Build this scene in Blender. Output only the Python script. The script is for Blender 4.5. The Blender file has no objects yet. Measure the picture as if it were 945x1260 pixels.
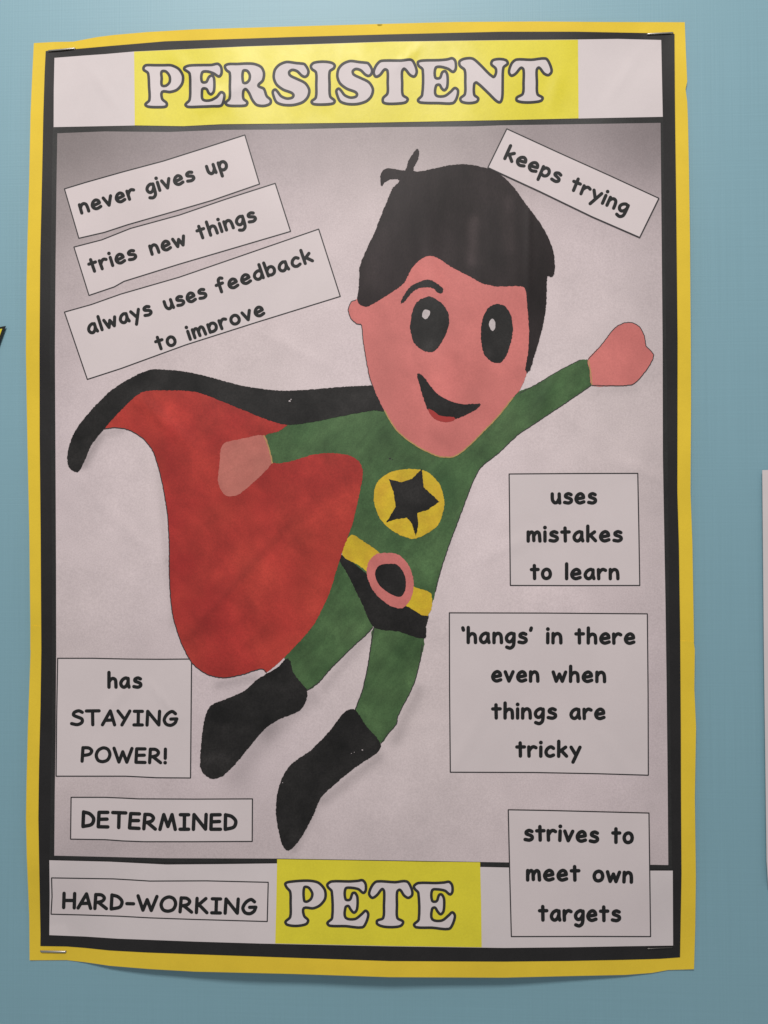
import bpy, math, random
import numpy as np
from mathutils import Matrix, Vector
from mathutils.geometry import delaunay_2d_cdt

random.seed(7)
SC = bpy.context.scene
COL = SC.collection

# ------------------------------------------------------------------ camera
PW, PH = 945.0, 1260.0            # the photograph's own pixel grid; positions and outlines below are taken from its pixels
F_PX = 945.0
CAM = np.array([0.0395, -0.5260, 1.4796])
YAW, PITCH, ROLL = -0.03765, 0.01568, -0.0043


def cam_axes():
    cy, sy = math.cos(YAW), math.sin(YAW)
    cp, sp = math.cos(PITCH), math.sin(PITCH)
    cr, sr = math.cos(ROLL), math.sin(ROLL)
    Ry = np.array([[cy, 0, sy], [0, 1, 0], [-sy, 0, cy]])
    Rx = np.array([[1, 0, 0], [0, cp, sp], [0, -sp, cp]])
    Rz = np.array([[cr, -sr, 0], [sr, cr, 0], [0, 0, 1]])
    M = Ry @ Rx @ Rz              # columns: right, up, forward in (X, Z, into-wall)
    to_world = lambda v: np.array([v[0], v[2], v[1]])
    return to_world(M[:, 0]), to_world(M[:, 1]), to_world(M[:, 2])


RIGHT, UP, FWD = cam_axes()
cd = bpy.data.cameras.new("camera")
cam = bpy.data.objects.new("camera", cd)
COL.objects.link(cam)
cam.matrix_world = Matrix(((RIGHT[0], UP[0], -FWD[0], CAM[0]), (RIGHT[1], UP[1], -FWD[1], CAM[1]),
                           (RIGHT[2], UP[2], -FWD[2], CAM[2]), (0, 0, 0, 1)))
cd.sensor_fit = 'AUTO'
cd.sensor_width = 36.0
cd.lens = 36.0 * F_PX / PH
cd.clip_start = 0.01
cd.clip_end = 50.0
SC.camera = cam

# ------------------------------------------------------------------ light: a ceiling lamp above and left, dim room fill
world = bpy.data.worlds.new("World")
SC.world = world
world.use_nodes = True
world.node_tree.nodes["Background"].inputs[0].default_value = (0.93, 0.97, 1.0, 1)
world.node_tree.nodes["Background"].inputs[1].default_value = 0.26


def lamp(name, loc, target, sx, sy, power, color):
    ld = bpy.data.lights.new(name, 'AREA')
    ld.shape = 'RECTANGLE'
    ld.size, ld.size_y = sx, sy
    ld.energy = power
    ld.color = color
    o = bpy.data.objects.new(name, ld)
    COL.objects.link(o)
    o.location = loc
    o.rotation_euler = (Vector(target) - Vector(loc)).to_track_quat('-Z', 'Y').to_euler()
    return o


lamp("ceiling_lamp", (-0.18, -1.38, 2.85), (0.0, 0.0, 1.5), 0.55, 0.30, 26.2, (1.0, 0.965, 0.93))

SC.view_settings.view_transform = 'Standard'
SC.view_settings.look = 'None'
SC.view_settings.exposure = 0.0
SC.view_settings.gamma = 1.0

# ------------------------------------------------------------------ the sheet's real surface
def ray_dirs(p):
    p = np.asarray(p, float)
    return (FWD[None, :] * F_PX + RIGHT[None, :] * (p[:, 0:1] - PW / 2) + UP[None, :] * (PH / 2 - p[:, 1:2]))


def on_plane(p, y=0.0):
    d = ray_dirs(p)
    t = (y - CAM[1]) / d[:, 1]
    return CAM[None, :] + d * np.reshape(t, (-1, 1))


ST = on_plane([(75, 61), (812, 41), (65, 1171), (812, 1167)])       # where the four staples pin it
BL, TR = on_plane([(36, 1190)])[0], on_plane([(846, 30)])[0]
# soft creases in the paper: centre line and half width in image pixels, height in metres
CREASES = []
for (x0, y0, x1, y1, w, a) in [(425, 60, 400, 150, 7, .00016), (690, 85, 672, 150, 9, .00016), (330, 96, 240, 148, 8, .0003),
                               (560, 62, 585, 150, 7, .00018), (205, 66, 300, 150, 9, .0002), (180, 830, 232, 890, 5, .00016),
                               (560, 700, 700, 640, 10, .0002), (600, 860, 520, 1010, 9, .00018), (250, 770, 330, 680, 9, .0002),
                               (520, 250, 560, 560, 10, .00022), (650, 160, 648, 420, 4, .00012), (740, 560, 830, 600, 9, .0003),
                               (90, 580, 210, 700, 9, .0002), (110, 900, 180, 820, 8, .0002), (450, 905, 560, 880, 12, .0002), (300, 400, 420, 460, 8, .00016), (380, 330, 330, 470, 9, .00014), (700, 420, 640, 560, 10, .00016), (720, 880, 800, 980, 9, .00014), (150, 470, 250, 560, 9, .00016), (480, 100, 520, 60, 6, .00016), (110, 80, 150, 145, 7, .00012), (790, 60, 740, 140, 8, .00014)]:
    q = on_plane([(x0, y0), (x1, y1)])
    CREASES.append((q[0][[0, 2]], q[1][[0, 2]], w * .00055, a * 1.9))


def height(X, Z):
    """distance of the poster's paper from the wall: pinned at four corners, bellying out between them"""
    u = np.clip((X - BL[0]) / (TR[0] - BL[0]), 0, 1)
    v = np.clip((Z - BL[2]) / (TR[2] - BL[2]), 0, 1)
    h = np.full(X.shape, 1.0)
    for s in ST:
        d2 = (X - s[0]) ** 2 + (Z - s[2]) ** 2
        h = h * (1 - np.exp(-d2 / 0.055 ** 2))
    h = 0.0006 + 0.0048 * h
    bot = np.sin(np.pi * np.clip((u - .06) / .86, 0, 1)) ** 1.2
    h = h + 0.0058 * bot * np.exp(-(v / .10) ** 2)
    h = h + 0.0010 * np.sin(np.pi * u) * np.exp(-((1 - v) / .12) ** 2)
    edge = np.exp(-((1 - u) / .07) ** 2) + np.exp(-(u / .07) ** 2)
    h = h + edge * 0.0007 * (np.sin(Z * 31 + 1.0) + .5 * np.sin(Z * 67)) * np.clip(h / .004, 0, 1)
    h = h + 0.00046 * np.sin(X * 74 + 2.2 * np.sin(Z * 11)) * (0.35 + 0.65 * np.exp(-((1 - v) / .22) ** 2) + .5 * np.exp(-(v / .15) ** 2))
    h = h + 0.00030 * np.sin((X * .6 + Z) * 38 + 1.3) + 0.00022 * np.sin((X - .8 * Z) * 61)
    for a, b, w, amp in CREASES:
        ab = b - a
        L2 = ab @ ab
        t = np.clip(((X - a[0]) * ab[0] + (Z - a[1]) * ab[1]) / L2, 0, 1)
        dx, dz = X - a[0] - t * ab[0], Z - a[1] - t * ab[1]
        h = h + amp * np.exp(-(dx * dx + dz * dz) / (w * w)) * np.sin(np.pi * np.clip(t, .02, .98))
    return np.maximum(h, 0.0004)


def on_paper(p, off):
    """image pixel -> where its camera ray meets the curved poster, 'off' metres in front of the sheet"""
    d = ray_dirs(p)
    y = np.full(len(d), -0.005)
    for _ in range(12):
        t = (y - CAM[1]) / d[:, 1]
        P = CAM[None, :] + d * t[:, None]
        y = -(height(P[:, 0], P[:, 2]) + off)
    t = (y - CAM[1]) / d[:, 1]
    return CAM[None, :] + d * t[:, None]


# ------------------------------------------------------------------ 2-D outline helpers
def Z(frame, pts):
    ox, oy, s = frame
    return [(ox + x / s, oy + y / s) for x, y in pts]


def spline(pts, closed=True, n=5, k=0.42):
    P = np.array(pts, float)
    N = len(P)
    if N < 3:
        return [tuple(p) for p in P]
    out = []
    for i in range(N if closed else N - 1):
        p1, p2 = P[i], P[(i + 1) % N]
        p0 = P[i - 1] if (closed or i > 0) else P[i]
        p3 = P[(i + 2) % N] if (closed or i + 2 < N) else p2
        L = np.linalg.norm(p2 - p1)
        def tan(a, b, c):
            t = c - a
            m = np.linalg.norm(t)
            return t / m * L if m > 1e-9 else t
        m1, m2 = tan(p0, p1, p2) * k * 2, tan(p1, p2, p3) * k * 2
        for j in range(n):
            t = j / n
            t2, t3 = t * t, t * t * t
            q = (2 * t3 - 3 * t2 + 1) * p1 + (t3 - 2 * t2 + t) * m1 + (-2 * t3 + 3 * t2) * p2 + (t3 - t2) * m2
            out.append(tuple(q))
    if not closed:
        out.append(tuple(P[-1]))
    return out


def dense(pts, step, closed=True, wob=0.0, seed=0):
    rnd = random.Random(seed)
    out = []
    N = len(pts)
    for i in range(N if closed else N - 1):
        a, b = pts[i], pts[(i + 1) % N]
        L = math.dist(a, b)
        m = max(1, int(math.ceil(L / step)))
        for j in range(m):
            t = j / m
            w = wob if (j or True) else 0
            out.append((a[0] + (b[0] - a[0]) * t + rnd.uniform(-w, w), a[1] + (b[1] - a[1]) * t + rnd.uniform(-w, w)))
    if not closed:
        out.append(tuple(pts[-1]))
    return out


def inside(P, contours):
    P = np.asarray(P, float)
    r = np.zeros(len(P), bool)
    for c in contours:
        c = np.asarray(c, float)
        x0, y0 = c[:, 0], c[:, 1]
        x1, y1 = np.roll(x0, -1), np.roll(y0, -1)
        for a, b, e, f in zip(x0, y0, x1, y1):
            if b == f:
                continue
            m = (P[:, 1] > min(b, f)) & (P[:, 1] <= max(b, f))
            if m.any():
                xi = a + (P[m, 1] - b) / (f - b) * (e - a)
                k = np.nonzero(m)[0][P[m, 0] < xi]
                r[k] ^= True
    return r


def fill(contours, grid=7.0):
    """triangles of a region bounded by contours (even-odd), with interior points so it can bend with the paper"""
    verts, edges = [], []
    for c in contours:
        s = len(verts)
        verts += [Vector(p) for p in c]
        edges += [(s + i, s + (i + 1) % len(c)) for i in range(len(c))]
    A = np.array([v[:] for v in verts])
    lo, hi = A.min(0), A.max(0)
    gx = np.arange(math.floor(lo[0] / grid) * grid, hi[0] + grid, grid)
    gy = np.arange(math.floor(lo[1] / grid) * grid, hi[1] + grid, grid)
    G = np.array([(x + (grid / 2 if j % 2 else 0), y) for j, y in enumerate(gy) for x in gx])
    if len(G):
        G = G[inside(G, contours)]
        if len(G):
            keep = np.ones(len(G), bool)
            for p in A:
                keep &= ((G - p) ** 2).sum(1) > (grid * .35) ** 2
            G = G[keep]
            verts += [Vector(p) for p in G]
    vo, _, fo, *_ = delaunay_2d_cdt(verts, edges, [], 0, 1e-6)
    V = np.array([v[:] for v in vo])
    F = np.array([f[:] for f in fo])
    T = V[F]
    C = T.mean(1)
    ar = np.abs((T[:, 1, 0] - T[:, 0, 0]) * (T[:, 2, 1] - T[:, 0, 1]) - (T[:, 2, 0] - T[:, 0, 0]) * (T[:, 1, 1] - T[:, 0, 1]))
    return V, F[inside(C, contours) & (ar > (.04 if ar.max() > 6 else 1e-4))]


def stroke_polys(line, w, closed=False, joints=12):
    """quads and discs covering a stroked polyline"""
    polys = []
    N = len(line)
    r = w / 2
    for i in range(N if closed else N - 1):
        a, b = np.array(line[i]), np.array(line[(i + 1) % N])
        d = b - a
        L = np.linalg.norm(d)
        if L < 1e-6:
            continue
        n = np.array([-d[1], d[0]]) / L * r
        polys.append([a + n, a - n, b - n, b + n])
    for p in line:
        ph = random.random()
        polys.append([(p[0] + r * math.cos(2 * math.pi * (k + ph) / joints), p[1] + r * math.sin(2 * math.pi * (k + ph) / joints)) for k in range(joints)])
    return polys


def union(polys):
    verts, faces = [], []
    for q in polys:
        ar = sum(q[i][0] * q[(i + 1) % len(q)][1] - q[(i + 1) % len(q)][0] * q[i][1] for i in range(len(q)))
        if ar < 0:
            q = q[::-1]
        s = len(verts)
        verts += [Vector((float(p[0]), float(p[1]))) for p in q]
        faces.append(list(range(s, s + len(q))))
    vo, _, fo, _, _, of = delaunay_2d_cdt(verts, [], faces, 1, 1e-5)
    V = np.array([v[:] for v in vo])
    F = np.array([f[:] for f, o in zip(fo, of) if len(o) > 0])
    return V, F


# ------------------------------------------------------------------ materials
def lin(c):
    return tuple((v / 255 / 12.92 if v / 255 <= .04045 else ((v / 255 + .055) / 1.055) ** 2.4) for v in c) + (1.0,)


def mat(name, base, rough=.5, spec=.5, mottle=.06, scale=60, fine=.04, fine_scale=1400, bump=.0, bump_scale=900, tint=None, tint_scale=25,
        stretch=(1, 1, 1), attr=None, rough_var=0.0, streak=None, tint_lo=.3, tint_hi=.7):
    """printed / plain paper: base colour with blotches, toner grain and a slight tooth"""
    m = bpy.data.materials.new(name)
    m.use_nodes = True
    nt = m.node_tree
    N, L = nt.nodes, nt.links
    b = N["Principled BSDF"]
    b.inputs["Roughness"].default_value = rough
    b.inputs["Specular IOR Level"].default_value = spec
    tc = N.new("ShaderNodeTexCoord")
    mp = N.new("ShaderNodeMapping")
    mp.inputs["Scale"].default_value = stretch
    L.new(tc.outputs["Object"], mp.inputs[0])

    def noise(sc, det=3.0, ro=.6):
        n = N.new("ShaderNodeTexNoise")
        n.inputs["Scale"].default_value = sc
        n.inputs["Detail"].default_value = det
        n.inputs["Roughness"].default_value = ro
        L.new(mp.outputs[0], n.inputs["Vector"])
        return n.outputs["Fac"]

    def rng(fac, lo, hi):
        r = N.new("ShaderNodeMapRange")
        r.inputs["From Min"].default_value = .3
        r.inputs["From Max"].default_value = .7
        r.inputs["To Min"].default_value = lo
        r.inputs["To Max"].default_value = hi
        L.new(fac, r.inputs["Value"])
        return r.outputs[0]

    def mul(a, fac):
        x = N.new("ShaderNodeMix")
        x.data_type = 'RGBA'
        x.blend_type = 'MULTIPLY'
        x.inputs[0].default_value = 1
        L.new(a, x.inputs[6])
        L.new(fac, x.inputs[7])
        return x.outputs[2]

    if tint:
        x = N.new("ShaderNodeMix")
        x.data_type = 'RGBA'
        x.inputs[6].default_value = base
        x.inputs[7].default_value = tint
        L.new(rng(noise(tint_scale, 4, .6), 0, 1), x.inputs[0])
        col = x.outputs[2]
    else:
        r = N.new("ShaderNodeRGB")
        r.outputs[0].default_value = base
        col = r.outputs[0]
    col = mul(col, rng(noise(scale, 4), 1 - mottle, 1 + mottle))
    col = mul(col, rng(noise(fine_scale, 2), 1 - fine, 1 + fine))
    if streak:                                        # brush / felt-tip strokes: (angle, along, across, amount)
        ms = N.new("ShaderNodeMapping")
        ms.inputs["Rotation"].default_value = (0, math.radians(streak[0]), 0)
        L.new(tc.outputs["Object"], ms.inputs[0])
        m2 = N.new("ShaderNodeMapping")
        m2.inputs["Scale"].default_value = (streak[1], 1, streak[2])
        L.new(ms.outputs[0], m2.inputs[0])
        n = N.new("ShaderNodeTexNoise")
        n.inputs["Scale"].default_value = 1
        n.inputs["Detail"].default_value = 5
        n.inputs["Roughness"].default_value = .62
        n.inputs["Distortion"].default_value = .6
        L.new(m2.outputs[0], n.inputs["Vector"])
        col = mul(col, rng(n.outputs["Fac"], 1 - streak[3], 1 + streak[3]))
    if attr:
        a = N.new("ShaderNodeAttribute")
        a.attribute_name = attr
        col = mul(col, a.outputs["Color"])
    L.new(col, b.inputs["Base Color"])
    if rough_var:
        L.new(rng(noise(scale * .7, 3), rough - rough_var, rough + rough_var), b.inputs["Roughness"])
    if bump:
        bp = N.new("ShaderNodeBump")
        bp.inputs["Strength"].default_value = bump
        bp.inputs["Distance"].default_value = .0004
        L.new(noise(bump_scale, 4), bp.inputs["Height"])
        L.new(bp.outputs[0], b.inputs["Normal"])
    return m


M = {}
M['white'] = mat("white_print_paper", (.765, .675, .675, 1), .52, .25, .025, 30, .02, 1500, .06, 500)
M['card'] = mat("white_card_paper", (.775, .672, .672, 1), .5, .3, .02, 30, .02, 1500, .05, 500)
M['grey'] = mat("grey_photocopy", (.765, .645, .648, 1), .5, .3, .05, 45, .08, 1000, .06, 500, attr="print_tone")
M['yellow'] = mat("yellow_sugar_paper", (.91, .635, .046, 1), .62, .3, .05, 28, .03, 1300, .10, 900)
M['lemon'] = mat("lemon_printed_panel", (.845, .725, .042, 1), .40, .45, .045, 40, .04, 900, .08, 260, rough_var=.06)
M['black'] = mat("black_sugar_paper", (.018, .016, .016, 1), .55, .4, .15, 60, .15, 1100, .12, 800)
M['toner'] = mat("black_toner_border", (.024, .023, .022, 1), .45, .45, .15, 80, .22, 900, .08, 700)
M['ink'] = mat("black_printed_ink", (.016, .016, .016, 1), .5, .3, .1, 200, .15, 1500)
M['line'] = mat("black_printed_line", (.030, .028, .030, 1), .5, .4, .1, 200, .15, 1500)
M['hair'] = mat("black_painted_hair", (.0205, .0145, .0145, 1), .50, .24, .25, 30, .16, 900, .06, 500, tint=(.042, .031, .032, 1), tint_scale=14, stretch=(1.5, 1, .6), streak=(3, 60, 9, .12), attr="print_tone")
M['blackpaint'] = mat("black_paint", (.0125, .0115, .011, 1), .48, .30, .2, 70, .24, 900, .05, 500, tint=(.030, .027, .026, 1), tint_scale=40, streak=(40, 60, 120, .15), attr="print_tone")
M['skin'] = mat("pink_painted_skin", (.75, .222, .200, 1), .45, .38, .06, 38, .07, 1000, .05, 500, tint=(.66, .185, .168, 1), tint_scale=16, streak=(15, 60, 25, .05), attr="print_tone")
M['paleskin'] = mat("pale_pink_painted_skin", (.63, .215, .170, 1), .45, .38, .06, 60, .07, 1000, .05, 500, tint=(.55, .165, .135, 1), streak=(30, 60, 120, .06), attr="print_tone")
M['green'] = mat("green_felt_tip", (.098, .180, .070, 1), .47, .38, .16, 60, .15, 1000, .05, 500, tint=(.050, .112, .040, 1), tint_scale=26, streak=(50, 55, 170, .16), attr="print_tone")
M['red'] = mat("red_paint", (.405, .028, .026, 1), .45, .38, .13, 34, .12, 1000, .05, 500, tint=(.54, .060, .040, 1), tint_scale=13, streak=(-48, 22, 55, .13), attr="print_tone")
M['lip'] = mat("red_lip_paint", (.45, .04, .035, 1), .45)
M['gold'] = mat("gold_paint", (.80, .57, .030, 1), .45, .42, .08, 120, .08, 1000, tint=(.70, .42, .03, 1), tint_scale=75, attr="print_tone")
M['glint'] = mat("white_eye_fleck", (.62, .54, .54, 1), .45, .4, .1, 300)
M['rim'] = mat("yellow_rim_line", (.52, .33, .12, 1), .5, .4, .15, 300)
M['cutline'] = mat("dark_cut_edge_line", (.040, .035, .036, 1), .5, .4, .3, 400)


def wall_material():
    m = bpy.data.materials.new("blue_linen_backing_paper")
    m.use_nodes = True
    nt = m.node_tree
    N, L = nt.nodes, nt.links
    b = N["Principled BSDF"]
    b.inputs["Roughness"].default_value = .54
    b.inputs["Specular IOR Level"].default_value = .85
    tc = N.new("ShaderNodeTexCoord")

    def threads(sx, sz, det):
        mp = N.new("ShaderNodeMapping")
        mp.inputs["Scale"].default_value = (sx, 1, sz)
        L.new(tc.outputs["Object"], mp.inputs[0])
        n = N.new("ShaderNodeTexNoise")
        n.inputs["Scale"].default_value = 1.0
        n.inputs["Detail"].default_value = det
        n.inputs["Roughness"].default_value = .55
        L.new(mp.outputs[0], n.inputs["Vector"])
        return n.outputs["Fac"]

    warp, weft, blotch = threads(900, 9, 4), threads(8, 900, 4), threads(5, 5, 4)
    add = N.new("ShaderNodeMath")
    add.operation = 'ADD'
    L.new(warp, add.inputs[0])
    L.new(weft, add.inputs[1])
    r = N.new("ShaderNodeMapRange")
    r.inputs["From Min"].default_value = .7
    r.inputs["From Max"].default_value = 1.3
    r.inputs["To Min"].default_value = .96
    r.inputs["To Max"].default_value = 1.04
    L.new(add.outputs[0], r.inputs["Value"])
    x0 = N.new("ShaderNodeMix")
    x0.data_type = 'RGBA'
    x0.inputs[6].default_value = (.232, .428, .505, 1)
    x0.inputs[7].default_value = (.250, .445, .525, 1)
    L.new(blotch, x0.inputs[0])
    x = N.new("ShaderNodeMix")
    x.data_type = 'RGBA'
    x.blend_type = 'MULTIPLY'
    x.inputs[0].default_value = 1
    L.new(x0.outputs[2], x.inputs[6])
    L.new(r.outputs[0], x.inputs[7])
    L.new(x.outputs[2], b.inputs["Base Color"])
    bp = N.new("ShaderNodeBump")
    bp.inputs["Strength"].default_value = .30
    bp.inputs["Distance"].default_value = .0002
    L.new(add.outputs[0], bp.inputs["Height"])
    L.new(bp.outputs[0], b.inputs["Normal"])
    return m


M['wall'] = wall_material()


def metal(name, lo, hi):
    m = bpy.data.materials.new(name)
    m.use_nodes = True
    b = m.node_tree.nodes["Principled BSDF"]
    b.inputs["Metallic"].default_value = 1
    b.inputs["Roughness"].default_value = .33
    n = m.node_tree.nodes.new("ShaderNodeTexNoise")
    n.inputs["Scale"].default_value = 700
    c = m.node_tree.nodes.new("ShaderNodeValToRGB")
    c.color_ramp.elements[0].color = lo
    c.color_ramp.elements[1].color = hi
    m.node_tree.links.new(n.outputs["Fac"], c.inputs[0])
    m.node_tree.links.new(c.outputs[0], b.inputs["Base Color"])
    return m


M['metal'] = metal("bright_staple_wire", (.38, .34, .29, 1), (.80, .77, .72, 1))
M['dull'] = metal("dull_staple_wire", (.06, .055, .05, 1), (.20, .19, .18, 1))


# ------------------------------------------------------------------ object helpers
def link(name, me, parent=None):
    o = bpy.data.objects.new(name, me)
    COL.objects.link(o)
    if parent is not None:
        o.parent = parent
        o.matrix_parent_inverse = parent.matrix_world.inverted() if False else Matrix.Identity(4)
    return o


ORIGIN = np.array([0.0, 0.0, 1.5])


def mesh(name, layers, parent, thick=0.0):
    """layers: list of (V2d, F, offset_mm, material key[, place]) -> one mesh lying on the poster (or on the wall)"""
    vs, fs, mi, mats = [], [], [], []
    base = ORIGIN if parent is not None else ORIGIN
    n = 0
    for V, F, off, key, *pl in layers:
        P = (on_plane(V, -off / 1000) if pl and pl[0] == 'wall' else on_paper(V, off / 1000)) - base
        if key not in mats:
            mats.append(key)
        tri = V[F]
        ar = (tri[:, 1, 0] - tri[:, 0, 0]) * (tri[:, 2, 1] - tri[:, 0, 1]) - (tri[:, 2, 0] - tri[:, 0, 0]) * (tri[:, 1, 1] - tri[:, 0, 1])
        F = np.where((ar > 0)[:, None], F[:, ::-1], F)      # face the room (-Y)
        F = F[np.abs(ar) > 1e-6]
        vs.append(P)
        fs += (F + n).tolist()
        mi += [mats.index(key)] * len(F)
        n += len(P)
        if thick and len(vs) == 1:                          # the cut edge of the paper, with its own corners so the face stays flat
            half = {}
            for f in F.tolist():
                for i in range(3):
                    half[(f[i], f[(i + 1) % 3])] = 1
            rim = [e for e in half if (e[1], e[0]) not in half]
            E = np.array([P[list(e)] for e in rim])
            back = E + np.array([0, thick / 1000, 0])
            vs.append(np.concatenate([E, back], 1).reshape(-1, 3))
            fs += [(n + 4 * i + 1, n + 4 * i, n + 4 * i + 2, n + 4 * i + 3) for i in range(len(rim))]
            mi += [mats.index(key)] * len(rim)
            n += 4 * len(rim)
    me = bpy.data.meshes.new(name)
    me.from_pydata(np.concatenate(vs).tolist(), [], fs)
    for k in mats:
        me.materials.append(M[k])
    me.polygons.foreach_set("material_index", mi)
    me.polygons.foreach_set("use_smooth", [len(f) == 3 for f in fs])
    me.update()
    # the normals of the smooth sheet itself, so that no triangle of the outline shows in the shading
    W = np.concatenate(vs) + base
    if layers[0][4:] != ('wall',):
        e = 2e-4
        gx = (height(W[:, 0] + e, W[:, 2]) - height(W[:, 0] - e, W[:, 2])) / (2 * e)
        gz = (height(W[:, 0], W[:, 2] + e) - height(W[:, 0], W[:, 2] - e)) / (2 * e)
        nr = np.stack([-gx, -np.ones(len(W)), -gz], 1)
        nr /= np.linalg.norm(nr, axis=1)[:, None]
    else:
        nr = np.tile([0.0, -1.0, 0.0], (len(W), 1))
    ln = []
    for f, p in zip(fs, me.polygons):
        ln += [nr[i] for i in f] if len(f) == 3 else [np.array(p.normal)] * 4
    me.normals_split_custom_set([tuple(v) for v in ln])
    o = link(name, me, parent)
    if parent is None:
        o.location = ORIGIN
    return o


def empty(name, parent=None):
    o = bpy.data.objects.new(name, None)
    o.empty_display_size = .02
    COL.objects.link(o)
    if parent is not None:
        o.parent = parent
    else:
        o.location = ORIGIN
    return o


def tag(o, label=None, cat=None, group=None, kind=None):
    for k, v in (("label", label), ("category", cat), ("group", group), ("kind", kind)):
        if v:
            o[k] = v
    return o


# ------------------------------------------------------------------ the wall
me = bpy.data.meshes.new("wall")
w = 1.2
me.from_pydata([(-w, 0, -w), (w, 0, -w), (w, 0, w), (-w, 0, w), (-w, .02, -w), (w, .02, -w), (w, .02, w), (-w, .02, w)], [],
               [(0, 1, 2, 3), (5, 4, 7, 6), (4, 0, 3, 7), (1, 5, 6, 2), (3, 2, 6, 7), (4, 5, 1, 0)])
me.materials.append(M['wall'])
wall = link("wall", me)
wall.location = ORIGIN
tag(wall, "pale blue linen-textured display board behind the poster", "wall", kind="structure")

# ------------------------------------------------------------------ the poster's sheets
poster = empty("poster")
tag(poster, "large classroom poster of a flying cartoon boy with yellow and black borders", "poster")

yl_top = [(41.6, 53), (66, 51.6), (90, 51.2), (104, 48.5), (120, 45.5), (140, 43), (180, 39.5), (240, 36), (340, 33), (465, 29.5), (560, 27), (660, 26.4), (740, 27), (842.6, 27.3)]
yl_right_up = [(844, 65), (845.6, 100), (843.6, 110), (845.6, 125), (846.5, 147), (847.8, 210), (849, 290), (850, 420), (850.3, 495), (849.7, 606), (852, 670), (854, 790)]
yl_left_up = [(37.2, 800), (37.2, 768), (36, 655), (34, 560), (32.7, 490), (31.8, 430), (32.5, 350), (33.7, 300), (35.9, 220), (37.5, 141), (39.7, 90)]
up = dense(yl_top + yl_right_up + yl_left_up, 6)
yl_low = [(38.6, 770), (300, 778), (600, 784), (853.6, 789), (855, 800), (854.4, 848), (856.5, 895), (855, 981), (856.3, 1079), (855.5, 1140), (854, 1192.6),
          (822, 1193.6), (802, 1197.2), (770, 1199.6), (713, 1200.8), (620, 1203), (479, 1202.4), (360, 1198.4), (240, 1195.6), (185, 1192.5), (135, 1188.4), (105, 1184), (82, 1181.4),
          (36.4, 1181.6), (35.9, 1127), (32.9, 1054), (31.9, 1006), (32.7, 959), (34.3, 895), (36.4, 835)]
low = dense(yl_low, 6)
V, F = fill([up], 9)
s_up = mesh("backing_sheet", [(V, F, 0.0, 'yellow')], poster, .18)
tag(s_up, "upper sheet of yellow backing paper, its edge running behind the black mount")
V, F = fill([low], 9)
s_low = mesh("backing_sheet", [(V, F, 0.20, 'yellow')], poster, .18)
tag(s_low, "lower sheet of yellow backing paper, overlapping the upper one")
# a little worn nick in the top edge of the yellow sheet
V, F = fill([dense(spline([(464, 30.4), (467.5, 29.8), (470.5, 30.3), (469, 31.6), (466, 31.8)]), 2)], 3)
M['nick'] = mat("brown_worn_nick", (.42, .30, .03, 1), .8, .2, .3, 900)
mesh("worn_nick", [(V, F, .06, 'nick')], s_up)

bk = [(56.2, 62.8), (75, 61.5), (93.5, 60.2), (110, 58.8), (130, 57), (203, 50.8), (355, 45.7), (480, 42.2), (617, 39), (709, 39), (795, 40.6), (830, 41.6),
      (830.6, 131), (832.2, 258), (833.8, 420), (833.5, 606), (835.4, 670), (837, 781), (837.8, 900), (838, 978), (838.6, 1076), (836.8, 1178),
      (812, 1179.8), (770, 1181), (700, 1182.4), (620, 1183.2), (479, 1182.5), (360, 1178.4), (240, 1174.2), (180, 1172), (134.7, 1169.5), (105, 1166.4), (82, 1164.6), (49.6, 1164.1),
      (49.8, 1149), (48, 1054), (47.2, 1006), (48, 943), (49.8, 870), (50.8, 800), (50, 655), (48.8, 540), (48.6, 430), (49.5, 316), (51.7, 220), (53.3, 141), (54.9, 90)]
V, F = fill([dense(bk, 6)], 8)
mesh("black_mount", [(V, F, .42, 'black')], poster, .18)

# printed picture sheet: black toner border with the grey photocopied backdrop on it
ps = [(65, 156), (130, 154), (300, 151), (480, 150), (617, 147), (711, 144), (816, 142), (818, 300), (821, 500), (824, 800), (827, 1070), (600, 1066), (340, 1061), (200, 1061), (61, 1057.5),
      (62, 1000), (64, 870), (64, 700), (63, 560), (61, 430), (62.5, 316), (64, 220)]
V, F = fill([dense(ps, 6)], 8)
picture = mesh("picture_sheet", [(V, F, .55, 'toner')], poster, .12)

gp = [(70.5, 164), (129, 161.7), (208.7, 162.4), (272, 159.9), (350, 159.4), (465, 156.6), (580, 155.6), (617, 154.2), (712, 152.8), (812.8, 151.2),
      (814, 280), (815.3, 420), (815.6, 560), (817, 640), (818.8, 740), (820.2, 840), (821.5, 960), (822.3, 1064.4), (800, 1064), (700, 1062.3), (590, 1060.6), (479, 1058.6), (341, 1056.4), (204, 1056), (135, 1054.4), (66.8, 1052.8),
      (67.4, 980), (68.5, 900), (69.2, 800), (69, 700), (68.2, 540), (67.6, 430), (68.5, 316), (69.6, 220)]
V, F = fill([dense(gp, 5)], 5)
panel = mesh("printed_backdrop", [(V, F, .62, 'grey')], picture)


def seg_dist(P, a, b):
    a, b = np.array(a, float), np.array(b, float)
    ab = b - a
    t = np.clip(((P - a) @ ab) / (ab @ ab), 0, 1)
    return np.linalg.norm(P - a - t[:, None] * ab, axis=1)


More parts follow.
